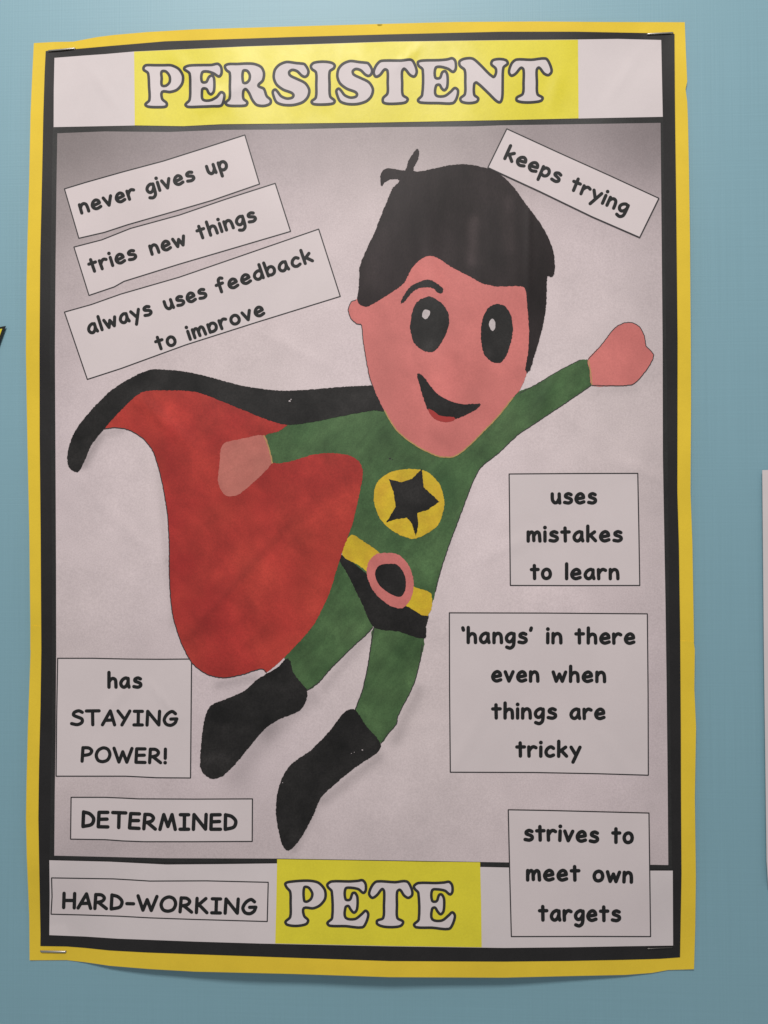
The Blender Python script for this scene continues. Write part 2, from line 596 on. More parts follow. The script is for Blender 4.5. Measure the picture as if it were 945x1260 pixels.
# the photocopier's own uneven grey tone and the cut-out's cast shadows, painted dark into the print round the artwork (ink on the paper)
x, y = V[:, 0], V[:, 1]
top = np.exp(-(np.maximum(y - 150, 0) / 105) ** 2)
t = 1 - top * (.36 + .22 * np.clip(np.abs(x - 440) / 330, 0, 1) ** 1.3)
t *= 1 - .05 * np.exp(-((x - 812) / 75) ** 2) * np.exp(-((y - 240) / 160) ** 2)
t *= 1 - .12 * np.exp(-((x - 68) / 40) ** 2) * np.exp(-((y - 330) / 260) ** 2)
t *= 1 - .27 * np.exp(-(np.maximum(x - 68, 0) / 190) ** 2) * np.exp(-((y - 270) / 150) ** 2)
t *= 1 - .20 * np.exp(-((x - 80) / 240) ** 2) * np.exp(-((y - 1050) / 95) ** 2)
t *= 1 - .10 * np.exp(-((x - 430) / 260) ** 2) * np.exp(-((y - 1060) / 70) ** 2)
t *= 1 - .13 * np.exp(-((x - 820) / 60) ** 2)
t *= 1 + .10 * np.exp(-((x - 200) / 130) ** 2) * np.exp(-((y - 640) / 150) ** 2) + .07 * np.exp(-((x - 600) / 120) ** 2) * np.exp(-((y - 650) / 140) ** 2)
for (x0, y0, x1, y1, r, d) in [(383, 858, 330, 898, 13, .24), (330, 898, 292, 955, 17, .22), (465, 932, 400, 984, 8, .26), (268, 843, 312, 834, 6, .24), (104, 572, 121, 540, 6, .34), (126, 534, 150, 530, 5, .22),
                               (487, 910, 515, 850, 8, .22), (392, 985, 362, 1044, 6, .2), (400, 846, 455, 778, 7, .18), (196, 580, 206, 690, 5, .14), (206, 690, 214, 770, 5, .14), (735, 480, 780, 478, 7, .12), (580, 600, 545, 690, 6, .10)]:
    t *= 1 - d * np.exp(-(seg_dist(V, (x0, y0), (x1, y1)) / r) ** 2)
for k in range(150):                                   # blotchy toner
    bx, by, br = random.uniform(70, 820), random.uniform(160, 1060), random.uniform(14, 60)
    t *= 1 + random.uniform(-.035, .03) * np.exp(-((x - bx) ** 2 + ((y - by) * random.uniform(.6, 1.6)) ** 2) / br ** 2)
t *= 1 - .08 * np.exp(-((x - 110) / 120) ** 2) * np.exp(-((y - 720) / 230) ** 2)
t *= 1 + .05 * np.exp(-((x - 560) / 160) ** 2) * np.exp(-((y - 480) / 260) ** 2)
pink = .5 + .5 * np.sin(x * .013 + 1) * np.sin(y * .009)
rgb = np.stack([t, t * (.985 + .012 * pink), t * (.99 + .012 * (1 - pink)), np.ones_like(t)], 1)
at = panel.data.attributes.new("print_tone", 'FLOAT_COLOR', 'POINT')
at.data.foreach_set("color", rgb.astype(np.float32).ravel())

# header strip
hd = [(67, 71.2), (100, 68.6), (130, 66.5), (165, 63.4), (305, 57), (480, 51.2), (617, 49.4), (711.5, 48.6), (760, 47.9), (813.6, 49.2), (814.6, 100), (815.5, 143.7),
      (711.7, 145.8), (617, 148), (465, 150.9), (350, 152.2), (272, 153), (225, 155.4), (165.6, 154.4), (66, 156.4), (66.2, 110)]
V, F = fill([dense(hd, 5)], 6)
header = mesh("title_strip", [(V, F, .72, 'white')], poster, .12)
hy = [(165, 63.6), (305, 57.2), (480, 51.4), (617, 49.6), (711.2, 48.9), (711.6, 100), (711.9, 145.6), (617, 147.8), (465, 150.7), (350, 152), (272, 152.8), (225, 155.2), (165.8, 154.2), (165.5, 110)]
V, F = fill([dense(hy, 5)], 6)
mesh("yellow_panel", [(V, F, .80, 'lemon')], header)

ft = [(60.7, 1058.6), (134.7, 1060.4), (204.6, 1063.9), (270, 1063.4), (340.8, 1062.5), (480, 1064.5), (591, 1066.8), (626, 1067.6), (800, 1071.4), (827.8, 1071.4), (828.2, 1163.5), (770, 1164.3), (700, 1165.6), (620, 1166.4), (480, 1164.4),
      (320, 1161), (240, 1158.6), (145, 1155), (105, 1152.4), (60.7, 1150.6), (61.2, 1100)]
V, F = fill([dense(ft, 5)], 6)
footer = mesh("name_strip", [(V, F, .72, 'white')], poster, .12)
fy = [(341, 1057.2), (430, 1058.6), (520, 1060.2), (590.8, 1061), (592, 1110), (592.7, 1165.6), (480, 1164), (338.7, 1160.9), (340, 1110)]
V, F = fill([dense(fy, 5)], 6)
mesh("yellow_panel", [(V, F, .80, 'lemon')], footer)

# ------------------------------------------------------------------ outlined slab letters
FA, FB, FC, FD = (170, 60, 5.25), (320, 60, 5.25), (470, 60, 4.295), (340, 1070, 4.1087)
S_OUT = [(265, 95), (288, 100), (312, 140), (308, 168), (290, 181), (268, 172), (240, 145), (208, 136), (188, 150), (194, 172), (240, 195), (292, 222), (318, 266), (308, 312), (275, 345), (215, 363), (150, 362),
         (106, 345), (86, 302), (82, 276), (97, 263), (113, 277), (136, 306), (172, 321), (206, 316), (216, 300), (203, 284), (150, 264), (106, 230), (88, 185), (96, 135), (126, 102), (172, 85), (232, 92)]
E_C = [(190, 70), (215, 62), (300, 60), (345, 56), (372, 50), (388, 65), (390, 105), (376, 122), (350, 106), (310, 95), (284, 100), (282, 152), (306, 154), (318, 125), (334, 118), (346, 140), (345, 200), (330, 219), (315, 208),
       (304, 190), (286, 195), (285, 245), (330, 250), (365, 225), (385, 207), (402, 220), (395, 260), (375, 287), (300, 287), (204, 284), (190, 271), (212, 245), (215, 110), (194, 90)]
E_D = [(258, 75), (280, 60), (370, 60), (412, 57), (436, 54), (451, 72), (452, 105), (440, 118), (415, 99), (378, 92), (350, 96), (350, 150), (372, 152), (385, 120), (398, 118), (410, 140), (408, 200), (393, 218), (376, 202), (364, 184), (350, 190),
       (350, 243), (398, 250), (435, 222), (452, 208), (465, 225), (455, 265), (435, 292), (350, 286), (270, 284), (258, 270), (282, 245), (280, 110), (262, 90)]
sh = lambda pts, dx, dy: [(a + dx, b + dy) for a, b in pts]
TITLE = [
    (FA, [(36, 118), (50, 106), (110, 106), (165, 106), (215, 107), (262, 130), (289, 175), (284, 225), (250, 265), (205, 279), (155, 278), (156, 325), (184, 350), (180, 372), (130, 377), (66, 374), (46, 360), (72, 332), (70, 240), (64, 158), (46, 143), (35, 135)],
     [(152, 147), (180, 147), (203, 178), (203, 215), (180, 238), (153, 236), (152, 190)]),
    (FA, [(300, 120), (330, 108), (420, 105), (475, 104), (515, 97), (536, 118), (538, 160), (522, 179), (490, 160), (450, 147), (414, 152), (412, 212), (440, 214), (455, 185), (475, 172), (490, 190), (490, 270), (472, 294), (455, 285), (442, 260), (418, 257),
          (412, 280), (418, 328), (465, 333), (508, 310), (535, 280), (556, 292), (552, 335), (536, 367), (480, 371), (400, 374), (322, 375), (305, 361), (332, 330), (336, 240), (332, 160), (312, 142), (298, 133)], None),
    (FA, [(560, 112), (582, 99), (640, 98), (700, 95), (750, 98), (795, 118), (813, 158), (805, 205), (776, 238), (812, 258), (830, 305), (856, 330), (852, 355), (810, 369), (765, 362), (737, 330), (716, 285), (694, 260), (680, 272), (680, 322), (705, 345), (696, 365),
          (640, 369), (582, 366), (564, 350), (590, 322), (592, 240), (591, 155), (570, 138)],
     [(678, 143), (704, 142), (721, 170), (717, 202), (697, 220), (678, 216)]),
    (FB, S_OUT, None),
    (FB, [(328, 110), (348, 90), (408, 83), (462, 90), (482, 106), (476, 126), (450, 146), (449, 230), (453, 308), (482, 335), (472, 353), (408, 360), (346, 357), (332, 341), (360, 315), (363, 230), (361, 152), (335, 131)], None),
    (FB, sh(S_OUT, 411, -6), None),
    (FC, [(-44, 124), (-33, 147), (-10, 138), (14, 109), (29, 116), (30, 180), (29, 236), (6, 260), (6, 282), (27, 290), (75, 290), (125, 283), (136, 264), (110, 244), (107, 180), (106, 122), (118, 105), (148, 138), (172, 146), (184, 118), (166, 68), (150, 57), (100, 62), (20, 62), (-10, 66), (-32, 90)], None),
    (FC, E_C, None),
    (FC, [(410, 66), (438, 52), (480, 52), (520, 85), (588, 149), (602, 130), (601, 104), (578, 82), (585, 61), (620, 54), (655, 60), (665, 78), (642, 99), (638, 180), (636, 255), (625, 282), (605, 276), (560, 232), (500, 178), (488, 186), (488, 243), (509, 262), (500, 280), (460, 287), (422, 280), (414, 262), (438, 240), (440, 175), (437, 112), (412, 90)], None),
    (FC, [(671, 122), (684, 142), (708, 130), (735, 100), (748, 110), (748, 180), (744, 238), (713, 257), (712, 273), (740, 282), (790, 283), (840, 275), (849, 258), (822, 240), (819, 175), (818, 112), (830, 99), (856, 130), (880, 139), (897, 118), (882, 70), (864, 51), (790, 58), (710, 57), (685, 78)], None)]
NAME = [
    (FD, [(46, 70), (75, 61), (160, 56), (212, 66), (245, 102), (247, 146), (220, 181), (185, 196), (139, 195), (141, 235), (161, 256), (150, 276), (100, 285), (55, 279), (46, 264), (70, 240), (72, 170), (70, 112), (52, 90)],
     [(141, 90), (163, 91), (182, 121), (175, 148), (155, 162), (141, 158)]),
    (FD, E_D, None),
    (FD, [(469, 122), (485, 143), (510, 128), (535, 98), (545, 110), (544, 180), (540, 245), (510, 258), (510, 275), (540, 288), (590, 291), (630, 284), (641, 263), (612, 245), (610, 180), (611, 112), (625, 102), (645, 130), (667, 143), (687, 128), (684, 98), (660, 60), (600, 64), (508, 60), (485, 80)], None),
    (FD, sh(E_D, 438, 8), None)]


def letters(defs, parent):
    for fr, outer, hole in defs:
        o = dense(spline(Z(fr, outer), n=4), 2.5)
        cs = [o]
        if hole:
            cs.append(dense(spline(Z(fr, hole), n=4), 2.5))
        V1, F1 = fill(cs, 6)
        pol = []
        for c in cs:
            pol += stroke_polys(c, 3.35, closed=True, joints=8)
        V2, F2 = union(pol)
        mesh("letter", [(V1, F1, .87, 'white'), (V2, F2, .93, 'line')], parent)


letters(TITLE, header)
letters(NAME, footer)

# ------------------------------------------------------------------ rounded handwriting letters (centre lines; outer x-height = 100, pen 24)
G = {
    'a': [('S', [(47, 66), (34, 76), (12, 62), (0, 34), (6, 9), (22, 0), (38, 14), (47, 40)]), ('L', [(48, 72), (48, 26), (54, 1)])],
    'b': [('L', [(0, 121), (2, 0)]), ('S', [(3, 46), (20, 70), (40, 68), (50, 42), (43, 12), (24, 0), (4, 8)])],
    'c': [('S', [(46, 64), (30, 76), (10, 62), (0, 34), (8, 8), (26, 0), (46, 10)])],
    'd': [('L', [(50, 121), (50, 0)]), ('S', [(49, 60), (32, 72), (9, 58), (0, 32), (8, 7), (24, 0), (40, 12), (49, 34)])],
    'e': [('S', [(4, 35), (28, 38), (50, 44)]), ('S', [(50, 44), (46, 64), (30, 76), (11, 64), (0, 36), (7, 11), (25, 0), (52, 10)])],
    'f': [('S', [(48, 112), (36, 120), (23, 108), (20, 78), (19, 0)]), ('L', [(0, 68), (42, 71)])],
    'g': [('S', [(47, 66), (32, 76), (10, 62), (0, 38), (6, 14), (20, 6), (36, 18), (47, 44)]), ('S', [(48, 72), (48, 34), (47, 0), (42, -28), (24, -44), (2, -36)])],
    'h': [('L', [(0, 121), (0, 0)]), ('S', [(0, 40), (10, 62), (26, 72), (41, 62), (45, 36), (46, 0)])],
    'i': [('L', [(0, 74), (0, 0)]), ('D', [(0, 110)])],
    'k': [('L', [(0, 121), (0, 0)]), ('L', [(42, 74), (3, 36)]), ('L', [(16, 46), (48, 2)])],
    'l': [('L', [(0, 121), (0, 0)])],
    'm': [('L', [(0, 74), (0, 0)]), ('S', [(0, 42), (10, 66), (22, 74), (32, 62), (34, 34), (35, 4)]), ('S', [(35, 42), (46, 66), (58, 74), (68, 62), (71, 34), (73, 0)])],
    'n': [('L', [(0, 75), (0, 0)]), ('S', [(0, 42), (11, 66), (27, 75), (41, 64), (46, 36), (47, 0)])],
    'o': [('C', [(28, 76), (8, 64), (0, 36), (9, 8), (27, 0), (47, 11), (54, 38), (46, 66)])],
    'p': [('L', [(0, 74), (2, -46)]), ('S', [(2, 48), (18, 72), (38, 70), (49, 44), (42, 14), (24, 2), (4, 12)])],
    '~': [('L', [(0, 72), (0, 2)]), ('S', [(2, 48), (18, 72), (38, 70), (49, 44), (42, 14), (24, 2), (2, 4)])],      # the p whose tail the printer cut off
    'r': [('L', [(0, 74), (2, 0)]), ('S', [(2, 42), (14, 66), (29, 76), (44, 68)])],
    's': [('S', [(43, 68), (26, 76), (8, 66), (8, 50), (26, 41), (43, 30), (44, 12), (27, 0), (0, 5)])],
    't': [('L', [(20, 106), (22, 0)]), ('L', [(0, 73), (46, 74)])],
    'u': [('S', [(0, 74), (2, 24), (16, 2), (32, 6), (45, 34)]), ('L', [(46, 74), (47, 28), (50, 0)])],
    'v': [('L', [(0, 74), (24, 0), (50, 75)])],
    'w': [('L', [(0, 74), (19, 0), (38, 58), (56, 0), (76, 74)])],
    'y': [('L', [(0, 74), (27, 16)]), ('L', [(54, 74), (12, -46)])],
    '`': [('L', [(2, 118), (6, 100)])], "'": [('L', [(6, 118), (2, 100)])],
    'S': [('S', [(68, 100), (46, 112), (18, 100), (12, 78), (38, 62), (66, 46), (66, 18), (38, 0), (0, 8)])],
    'T': [('L', [(0, 111), (82, 113)]), ('L', [(40, 112), (42, 0)])],
    'A': [('L', [(0, 0), (50, 113), (78, 0)]), ('L', [(18, 36), (68, 40)])],
    'Y': [('L', [(0, 113), (36, 56)]), ('L', [(76, 113), (26, 0)])],
    'I': [('L', [(2, 111), (54, 111)]), ('L', [(28, 111), (27, 0)]), ('L', [(0, 1), (54, 1)])],
    'N': [('L', [(0, 0), (4, 112), (76, 2), (80, 113)])],
    'G': [('S', [(72, 94), (50, 112), (18, 88), (0, 44), (14, 8), (44, 0), (70, 20), (80, 52)]), ('L', [(42, 50), (81, 52)])],
    'P': [('L', [(0, 0), (4, 110)]), ('S', [(4, 109), (42, 108), (62, 86), (48, 58), (5, 46)])],
    'O': [('C', [(46, 112), (14, 92), (0, 50), (14, 10), (44, 0), (76, 16), (90, 60), (76, 100)])],
    'W': [('L', [(0, 111), (34, 0), (58, 84), (86, 0), (118, 112)])],
    'E': [('L', [(60, 111), (5, 110), (2, 1), (62, 1)]), ('L', [(4, 57), (56, 60)])],
    'R': [('L', [(0, 0), (3, 110)]), ('S', [(3, 109), (38, 108), (57, 86), (45, 60), (5, 46)]), ('L', [(20, 50), (72, 2)])],
    '!': [('L', [(3, 113), (3, 38)]), ('D', [(3, 3)])],
    'D': [('L', [(0, 0), (2, 111)]), ('S', [(2, 110), (40, 98), (66, 62), (54, 18), (2, 1)])],
    'M': [('L', [(0, 0), (24, 112), (50, 22), (76, 112), (96, 0)])],
    'H': [('L', [(0, 112), (0, 0)]), ('L', [(66, 113), (66, 0)]), ('L', [(0, 56), (66, 58)])],
    'K': [('L', [(0, 112), (0, 0)]), ('L', [(58, 112), (3, 50)]), ('L', [(18, 60), (66, 1)])],
    '-': [('L', [(0, 46), (42, 47)])],
}
KERN = {'`': -2, "'": -2, 'A': -6, 'T': -4, 'Y': -6, 'r': -4, 'v': -2, 'f': -6, 't': -2, 'y': -4, 'w': -2, 'W': -4}
PEN = 29.5


def word(text, frame, base, xh, pen=PEN):
    """centre lines of a word between the ends of its ink, measured in image pixels, standing on a (bent) base line"""
    B = np.array(Z(frame, base))
    cum = np.concatenate([[0], np.cumsum(np.linalg.norm(np.diff(B, axis=0), axis=1))])
    items, cur = [], 0.0
    for ch in text:
        pts = np.array([p for _, ps in G[ch] for p in ps], float)
        x0, x1 = pts[:, 0].min(), pts[:, 0].max()
        k = KERN.get(ch, 0)
        items.append((ch, cur + k - x0))
        cur += k + (x1 - x0) + pen + 2 + k * .5
    total = cur - 2
    sx = cum[-1] / total
    sy = xh / (76.0 + pen)
    polys = []

    def place(p, ox):
        s = (p[0] + ox + pen / 2) * sx
        s = min(max(s, 0), cum[-1])
        i = min(max(np.searchsorted(cum, s) - 1, 0), len(B) - 2)
        d = (B[i + 1] - B[i]) / (cum[i + 1] - cum[i])
        c = B[i] + d * (s - cum[i])
        upv = np.array([d[1], -d[0]])
        q = c + upv * (p[1] + pen / 2) * sy
        return (q[0], q[1])

    for ch, ox in items:
        for typ, ps in G[ch]:
            if typ == 'D':
                polys += stroke_polys([place(ps[0], ox)], pen * sy * 1.12, joints=12)
                continue
            if typ == 'C':
                line = spline(ps, True, 4)
                line.append(line[0])
            elif typ == 'S':
                line = spline(ps, False, 4)
            else:
                line = ps
            polys += stroke_polys([place(p, ox) for p in line], pen * sy, joints=10)
    return union(polys)


def merge(parts):
    vs, fs, n = [], [], 0
    for V, F in parts:
        vs.append(V)
        fs.append(F + n)
        n += len(V)
    return np.concatenate(vs), np.concatenate(fs)


R3, R4, RU = (60, 150, 2.487), (580, 140, 3.78), (620, 580, 5.25)
RH, RB, RD = (540, 740, 3.2586), (50, 790, 3.15), (50, 790, 3.15)
W1, W2, W3, W4 = (80, 180, 3.78), (90, 240, 3.78), (90, 290, 2.953), (600, 160, 4.295)
H1, H2, H3, H4, H5, H6 = (550, 755, 3.78), (550, 850, 3.78), (65, 805, 5.4), (80, 970, 3.9375), (55, 1070, 3.316), (620, 990, 4.974)
CARDS = [
    ("white slip reading never gives up", R3, [(48, 205), (110, 186), (230, 152), (350, 120), (470, 82), (600, 40), (645, 190), (500, 240), (390, 272), (240, 315), (170, 338), (92, 356)],
     [("never", W1, [(70, 321), (340, 243)], 14.9), ("gives", W1, [(380, 232), (613, 160)], 14.9), ("up", W1, [(662, 142), (768, 110)], 14.9)]),
    ("white slip reading tries new things", R3, [(77, 383), (162, 361), (250, 326), (400, 285), (540, 237), (693, 188), (740, 335), (560, 388), (400, 435), (230, 488), (200, 505), (123, 531)],
     [("tries", W2, [(78, 369), (305, 298)], 14.9), ("new", W2, [(360, 286), (536, 233)], 14.9), ("things", W2, [(582, 214), (862, 122)], 14.9)]),
    ("white slip reading always uses feedback to improve, the tail of its p cut off", R3, [(48, 582), (130, 559), (220, 527), (400, 475), (600, 406), (826, 328), (892, 534), (640, 612), (420, 682), (220, 755), (118, 788)],
     [("always", W3, [(55, 364), (294, 288)], 14.8), ("uses", W3, [(334, 277), (493, 226)], 14.8), ("feedback", W3, [(526, 215), (880, 95)], 14.8),
      ("to", W3, [(304, 422), (383, 398)], 14.8), ("im~rove", W3, [(420, 385), (704, 289)], 14.8)]),
    ("white slip reading keeps trying, slanting down beside the hair", R4, [(165, 70), (400, 178), (640, 286), (872, 393), (783, 575), (560, 478), (320, 362), (77, 250)],
     [("keeps", W4, [(76, 154), (378, 290)], 15.1), ("trying", W4, [(424, 316), (733, 453)], 15.1)]),
    ("white square card reading uses mistakes to learn", RU, [(34, 17), (450, 14), (865, 13), (872, 370), (878, 737), (450, 738), (42, 737), (38, 370)],
     [("uses", RU, [(298, 216), (605, 216)], 15.9), ("mistakes", RU, [(142, 462), (772, 461)], 15.9), ("to", RU, [(166, 704), (314, 704)], 15.9), ("learn", RU, [(390, 705), (752, 705)], 15.9)]),
    ("white card reading 'hangs' in there even when things are tricky", RH, [(42, 46), (440, 47), (836, 50), (839, 370), (840, 697), (640, 691), (380, 686), (46, 685), (43, 360)],
     [("`hangs'", H1, [(64, 143), (402, 144)], 16.1), ("in", H1, [(457, 144), (541, 145)], 16.1), ("there", H1, [(590, 145), (880, 147)], 16.1), ("even", H1, [(202, 322), (433, 323)], 16.1), ("when", H1, [(484, 323), (744, 325)], 16.1),
      ("things", H2, [(203, 135), (515, 136)], 16.1), ("are", H2, [(566, 137), (741, 138)], 16.1), ("tricky", H2, [(315, 312), (628, 314)], 16.1)]),
    ("white card reading has STAYING POWER!", RB, [(66, 63), (200, 63), (340, 66), (460, 67), (585, 66), (583, 300), (581, 527), (450, 526), (330, 520), (60, 520), (62, 300)],
     [("has", H3, [(358, 231), (598, 231)], 15.8), ("STAYING", H3, [(110, 479), (838, 484)], 15.8, 28), ("POWER!", H3, [(180, 722), (760, 735)], 15.8, 28)]),
    ("white strip reading DETERMINED", RD, [(118, 602), (250, 602), (320, 605), (380, 608), (600, 609), (821, 608), (820, 773), (600, 774), (400, 774), (320, 771), (250, 766), (116, 764)],
     [("DETERMINED", H4, [(76, 194), (220, 197), (340, 203), (440, 208), (640, 208), (838, 208)], 16.9, 28)]),
    ("white strip reading HARD-WORKING", H5, [(28, 34), (150, 36), (280, 38), (350, 42), (430, 47), (660, 46), (912, 52), (908, 212), (600, 203), (430, 197), (300, 190), (150, 185), (26, 182), (30, 110)],
     [("HARD-WORKING", H5, [(68, 162), (200, 166), (330, 170), (500, 177), (620, 183), (870, 188)], 16.3, 28)]),
    ("white card reading strives to meet own targets, overlapping the lower strip", H6, [(27, 32), (260, 36), (500, 42), (888, 52), (893, 430), (898, 808), (500, 807), (46, 808), (36, 430)],
     [("strives", H6, [(116, 229), (300, 229), (585, 240)], 16.5), ("to", H6, [(654, 242), (798, 245)], 16.5), ("meet", H6, [(131, 473), (472, 474)], 16.5), ("own", H6, [(537, 477), (794, 487)], 16.5), ("targets", H6, [(206, 718), (720, 722)], 16.5)]),
]
for lab, fr, cor, words in CARDS:
    oc = 1.0 if 'keeps' in lab else .80 if 'strives' in lab else .76 if 'HARD' in lab else .67      # the slips lie almost flush in the print
    c = dense(Z(fr, cor), 5)
    V, F = fill([c], 6)
    card = mesh("word_card", [(V, F, oc, 'card')], poster, .03)
    tag(card, lab)
    Vb, Fb = union(stroke_polys(dense(Z(fr, cor), 8), 1.45, closed=True, joints=6))
    mesh("border_line", [(Vb, Fb, oc + .04, 'line')], card)
    mesh("lettering", [(*merge([word(w_[0], w_[1], w_[2], w_[3], *w_[4:]) for w_ in words]), oc + .04, 'ink')], card)

# ------------------------------------------------------------------ the painted boy
boy = empty("cartoon_boy", poster)
tag(boy, "painted boy flying in a green suit, red cape and black boots")
HF, FF, C1, B1, LL = (410, 170, 3.2586), (410, 350, 3.2586), (60, 430, 2.3625), (400, 380, 2.1977), (220, 740, 2.779)
_seed = [0]


def shape(name, groups, off, key, smooth=3, wob=.42, grid=4.5, extra=()):
    pts = []
    for fr, ps in groups:
        pts += Z(fr, ps)
    _seed[0] += 1
    c = dense(spline(pts, n=smooth, k=.38), 1.8, wob=wob, seed=_seed[0])
    V, F = fill([c], grid)
    return mesh(name, [(V, F, off, key)] + list(extra), boy)


def line_layer(groups, width, off, key, closed=False, wob=.3):
    pts = []
    for fr, ps in groups:
        pts += Z(fr, ps)
    _seed[0] += 1
    c = dense(spline(pts, closed, 3, .38), 2.2, closed=closed, wob=wob, seed=_seed[0])
    V, F = union(stroke_polys(c, width, closed, joints=6))
    return (V, F, off, key)


def fleck(fr, x, y, rx, off, key):
    c = Z(fr, [(x, y)])[0]
    V, F = fill([[(c[0] + rx * math.cos(q * .785) * random.uniform(.7, 1.2), c[1] + rx * .8 * math.sin(q * .785) * random.uniform(.7, 1.2)) for q in range(8)]], 6)
    return (V, F, off, key)


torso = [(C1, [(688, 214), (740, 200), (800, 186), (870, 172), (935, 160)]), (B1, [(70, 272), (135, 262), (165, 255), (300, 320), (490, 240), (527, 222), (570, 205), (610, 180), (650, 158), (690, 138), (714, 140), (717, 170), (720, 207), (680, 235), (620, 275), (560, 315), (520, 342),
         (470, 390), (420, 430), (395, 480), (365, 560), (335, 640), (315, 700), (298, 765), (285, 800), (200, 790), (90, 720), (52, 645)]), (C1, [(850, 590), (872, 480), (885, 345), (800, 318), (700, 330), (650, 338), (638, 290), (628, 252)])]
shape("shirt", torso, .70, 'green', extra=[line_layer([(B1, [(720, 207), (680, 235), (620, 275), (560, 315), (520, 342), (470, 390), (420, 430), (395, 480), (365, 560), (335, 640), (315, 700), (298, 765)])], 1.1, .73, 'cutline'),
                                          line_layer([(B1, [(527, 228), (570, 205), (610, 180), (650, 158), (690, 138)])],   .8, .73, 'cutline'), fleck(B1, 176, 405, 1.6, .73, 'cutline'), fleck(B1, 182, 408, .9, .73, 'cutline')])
shape("trouser_leg", [(C1, [(842, 608)]), (B1, [(60, 715), (100, 795), (130, 855)]), (LL, [(663, 90), (640, 115), (600, 150), (560, 190), (510, 240), (480, 277), (440, 304), (412, 278), (385, 235), (360, 190), (440, 90), (490, 10)])], .70, 'green',
      extra=[line_layer([(LL, [(663, 90), (640, 115), (600, 150), (560, 190), (510, 240), (480, 277), (440, 304)])], 1.2, .73, 'cutline')])
shape("trouser_leg", [(LL, [(668, 86), (760, 104), (838, 126), (826, 200), (803, 285), (748, 395), (746, 416), (715, 455), (692, 485), (650, 442), (620, 402), (602, 374), (626, 310), (645, 230), (657, 150)])], .70, 'green',
      extra=[line_layer([(LL, [(668, 86), (657, 150), (645, 230), (626, 310), (602, 374)])], 1.2, .73, 'cutline'), line_layer([(LL, [(832, 150), (826, 200), (803, 285), (748, 395), (746, 416), (715, 455), (692, 485)])], 1.1, .73, 'cutline')])
shape("boot", [(LL, [(374, 194), (390, 240), (415, 275), (438, 302), (437, 335), (415, 373), (340, 405), (290, 440), (240, 500), (190, 560), (150, 597), (115, 608), (87, 592), (73, 565), (78, 470), (88, 400), (110, 355), (160, 335), (225, 305), (270, 265), (305, 245), (342, 222)])], .75, 'blackpaint')
shape("boot", [(LL, [(603, 370), (640, 425), (691, 486), (682, 515), (600, 570), (540, 620), (485, 672), (465, 720), (440, 770), (410, 820), (376, 853), (355, 836), (340, 780), (332, 720), (338, 650), (355, 600), (385, 555), (450, 510), (510, 450), (560, 385), (582, 370)])], .75, 'blackpaint',
      extra=[fleck(LL, 628, 508, 1.0, .77, 'glint'), fleck(LL, 590, 520, .6, .77, 'glint'), fleck(LL, 600, 516, .5, .77, 'glint'), fleck(LL, 355, 620, .6, .77, 'glint')])
shape("shorts", [(B1, [(36, 665), (70, 682), (110, 715), (150, 745), (200, 790), (278, 822), (273, 860), (270, 892), (200, 873), (132, 862), (102, 802), (62, 720)])], .76, 'blackpaint')
shape("belt", [(B1, [(70, 611), (105, 630), (138, 652), (185, 695), (242, 752), (287, 770), (278, 830), (225, 806), (170, 780), (115, 712), (85, 690), (46, 665)])], .80, 'gold')
bv = dense(spline(Z(B1, [(165, 690), (195, 692), (215, 720), (218, 755), (205, 778), (175, 770), (145, 745), (135, 715), (145, 695)]), n=4), 1.8, wob=.25, seed=91)
Vq, Fq = fill([bv], 6)
shape("buckle", [(B1, [(165, 660), (200, 665), (230, 700), (240, 745), (232, 785), (208, 810), (170, 800), (130, 762), (112, 715), (120, 680), (140, 663)])], .85, 'skin', extra=[(Vq, Fq, .90, 'blackpaint')])
star = [(262, 432), (267, 482), (309, 522), (275, 545), (250, 552), (252, 590), (245, 615), (235, 582), (222, 565), (192, 569), (165, 578), (191, 535), (185, 495), (172, 460), (207, 469), (235, 460)]
sv = dense(Z(B1, star), 1.8, wob=.4, seed=77)
Vs, Fs = fill([sv], 6)
shape("emblem", [(B1, [(235, 433), (275, 440), (310, 475), (323, 530), (305, 585), (270, 611), (235, 622), (190, 605), (150, 570), (132, 520), (140, 470), (180, 440)])], .80, 'gold', extra=[(Vs, Fs, .85, 'blackpaint')])

cape_edge = [(632, 940), (622, 929), (597, 934), (560, 946), (510, 955), (460, 945), (415, 910), (380, 840), (358, 760), (350, 650), (350, 570), (345, 480), (330, 390), (305, 300), (275, 260), (235, 235), (195, 227), (160, 231)]
shape("cape", [(C1, [(154, 228), (198, 176), (264, 114), (330, 107), (432, 113), (503, 141), (573, 167), (633, 193), (696, 212), (668, 238), (630, 250), (640, 290), (652, 330), (710, 323), (760, 308), (810, 301), (870, 307), (902, 325), (913, 355), (905, 410), (882, 510), (846, 610), (815, 710), (770, 800), (700, 880)] + cape_edge[:-1])], .80, 'red',
      extra=[line_layer([(C1, cape_edge)], 1.2, .83, 'cutline')])
shape("cape_lining", [(C1, [(1010, 100), (940, 104), (860, 108), (780, 115), (680, 120), (600, 112), (540, 100), (460, 78), (400, 65), (300, 58), (240, 82), (180, 120), (120, 180), (75, 240), (55, 295), (57, 340), (84, 357), (105, 320), (125, 275), (160, 232), (205, 182), (270, 124), (340, 119), (430, 124), (540, 166), (640, 206), (690, 219), (760, 212), (860, 192), (945, 177), (1010, 178)])], .85, 'blackpaint',
      extra=[fleck(C1, 700, 150, 1.3, .87, 'glint'), fleck(C1, 704, 145, .8, .87, 'glint')])
shape("hand", [(C1, [(500, 288), (515, 270), (570, 258), (626, 250), (641, 290), (650, 328), (600, 382), (552, 422), (530, 427), (510, 422), (492, 385), (497, 330)])], .86, 'paleskin', extra=[line_layer([(C1, [(626, 250), (641, 290), (650, 330)])], 1.4, .89, 'rim')])
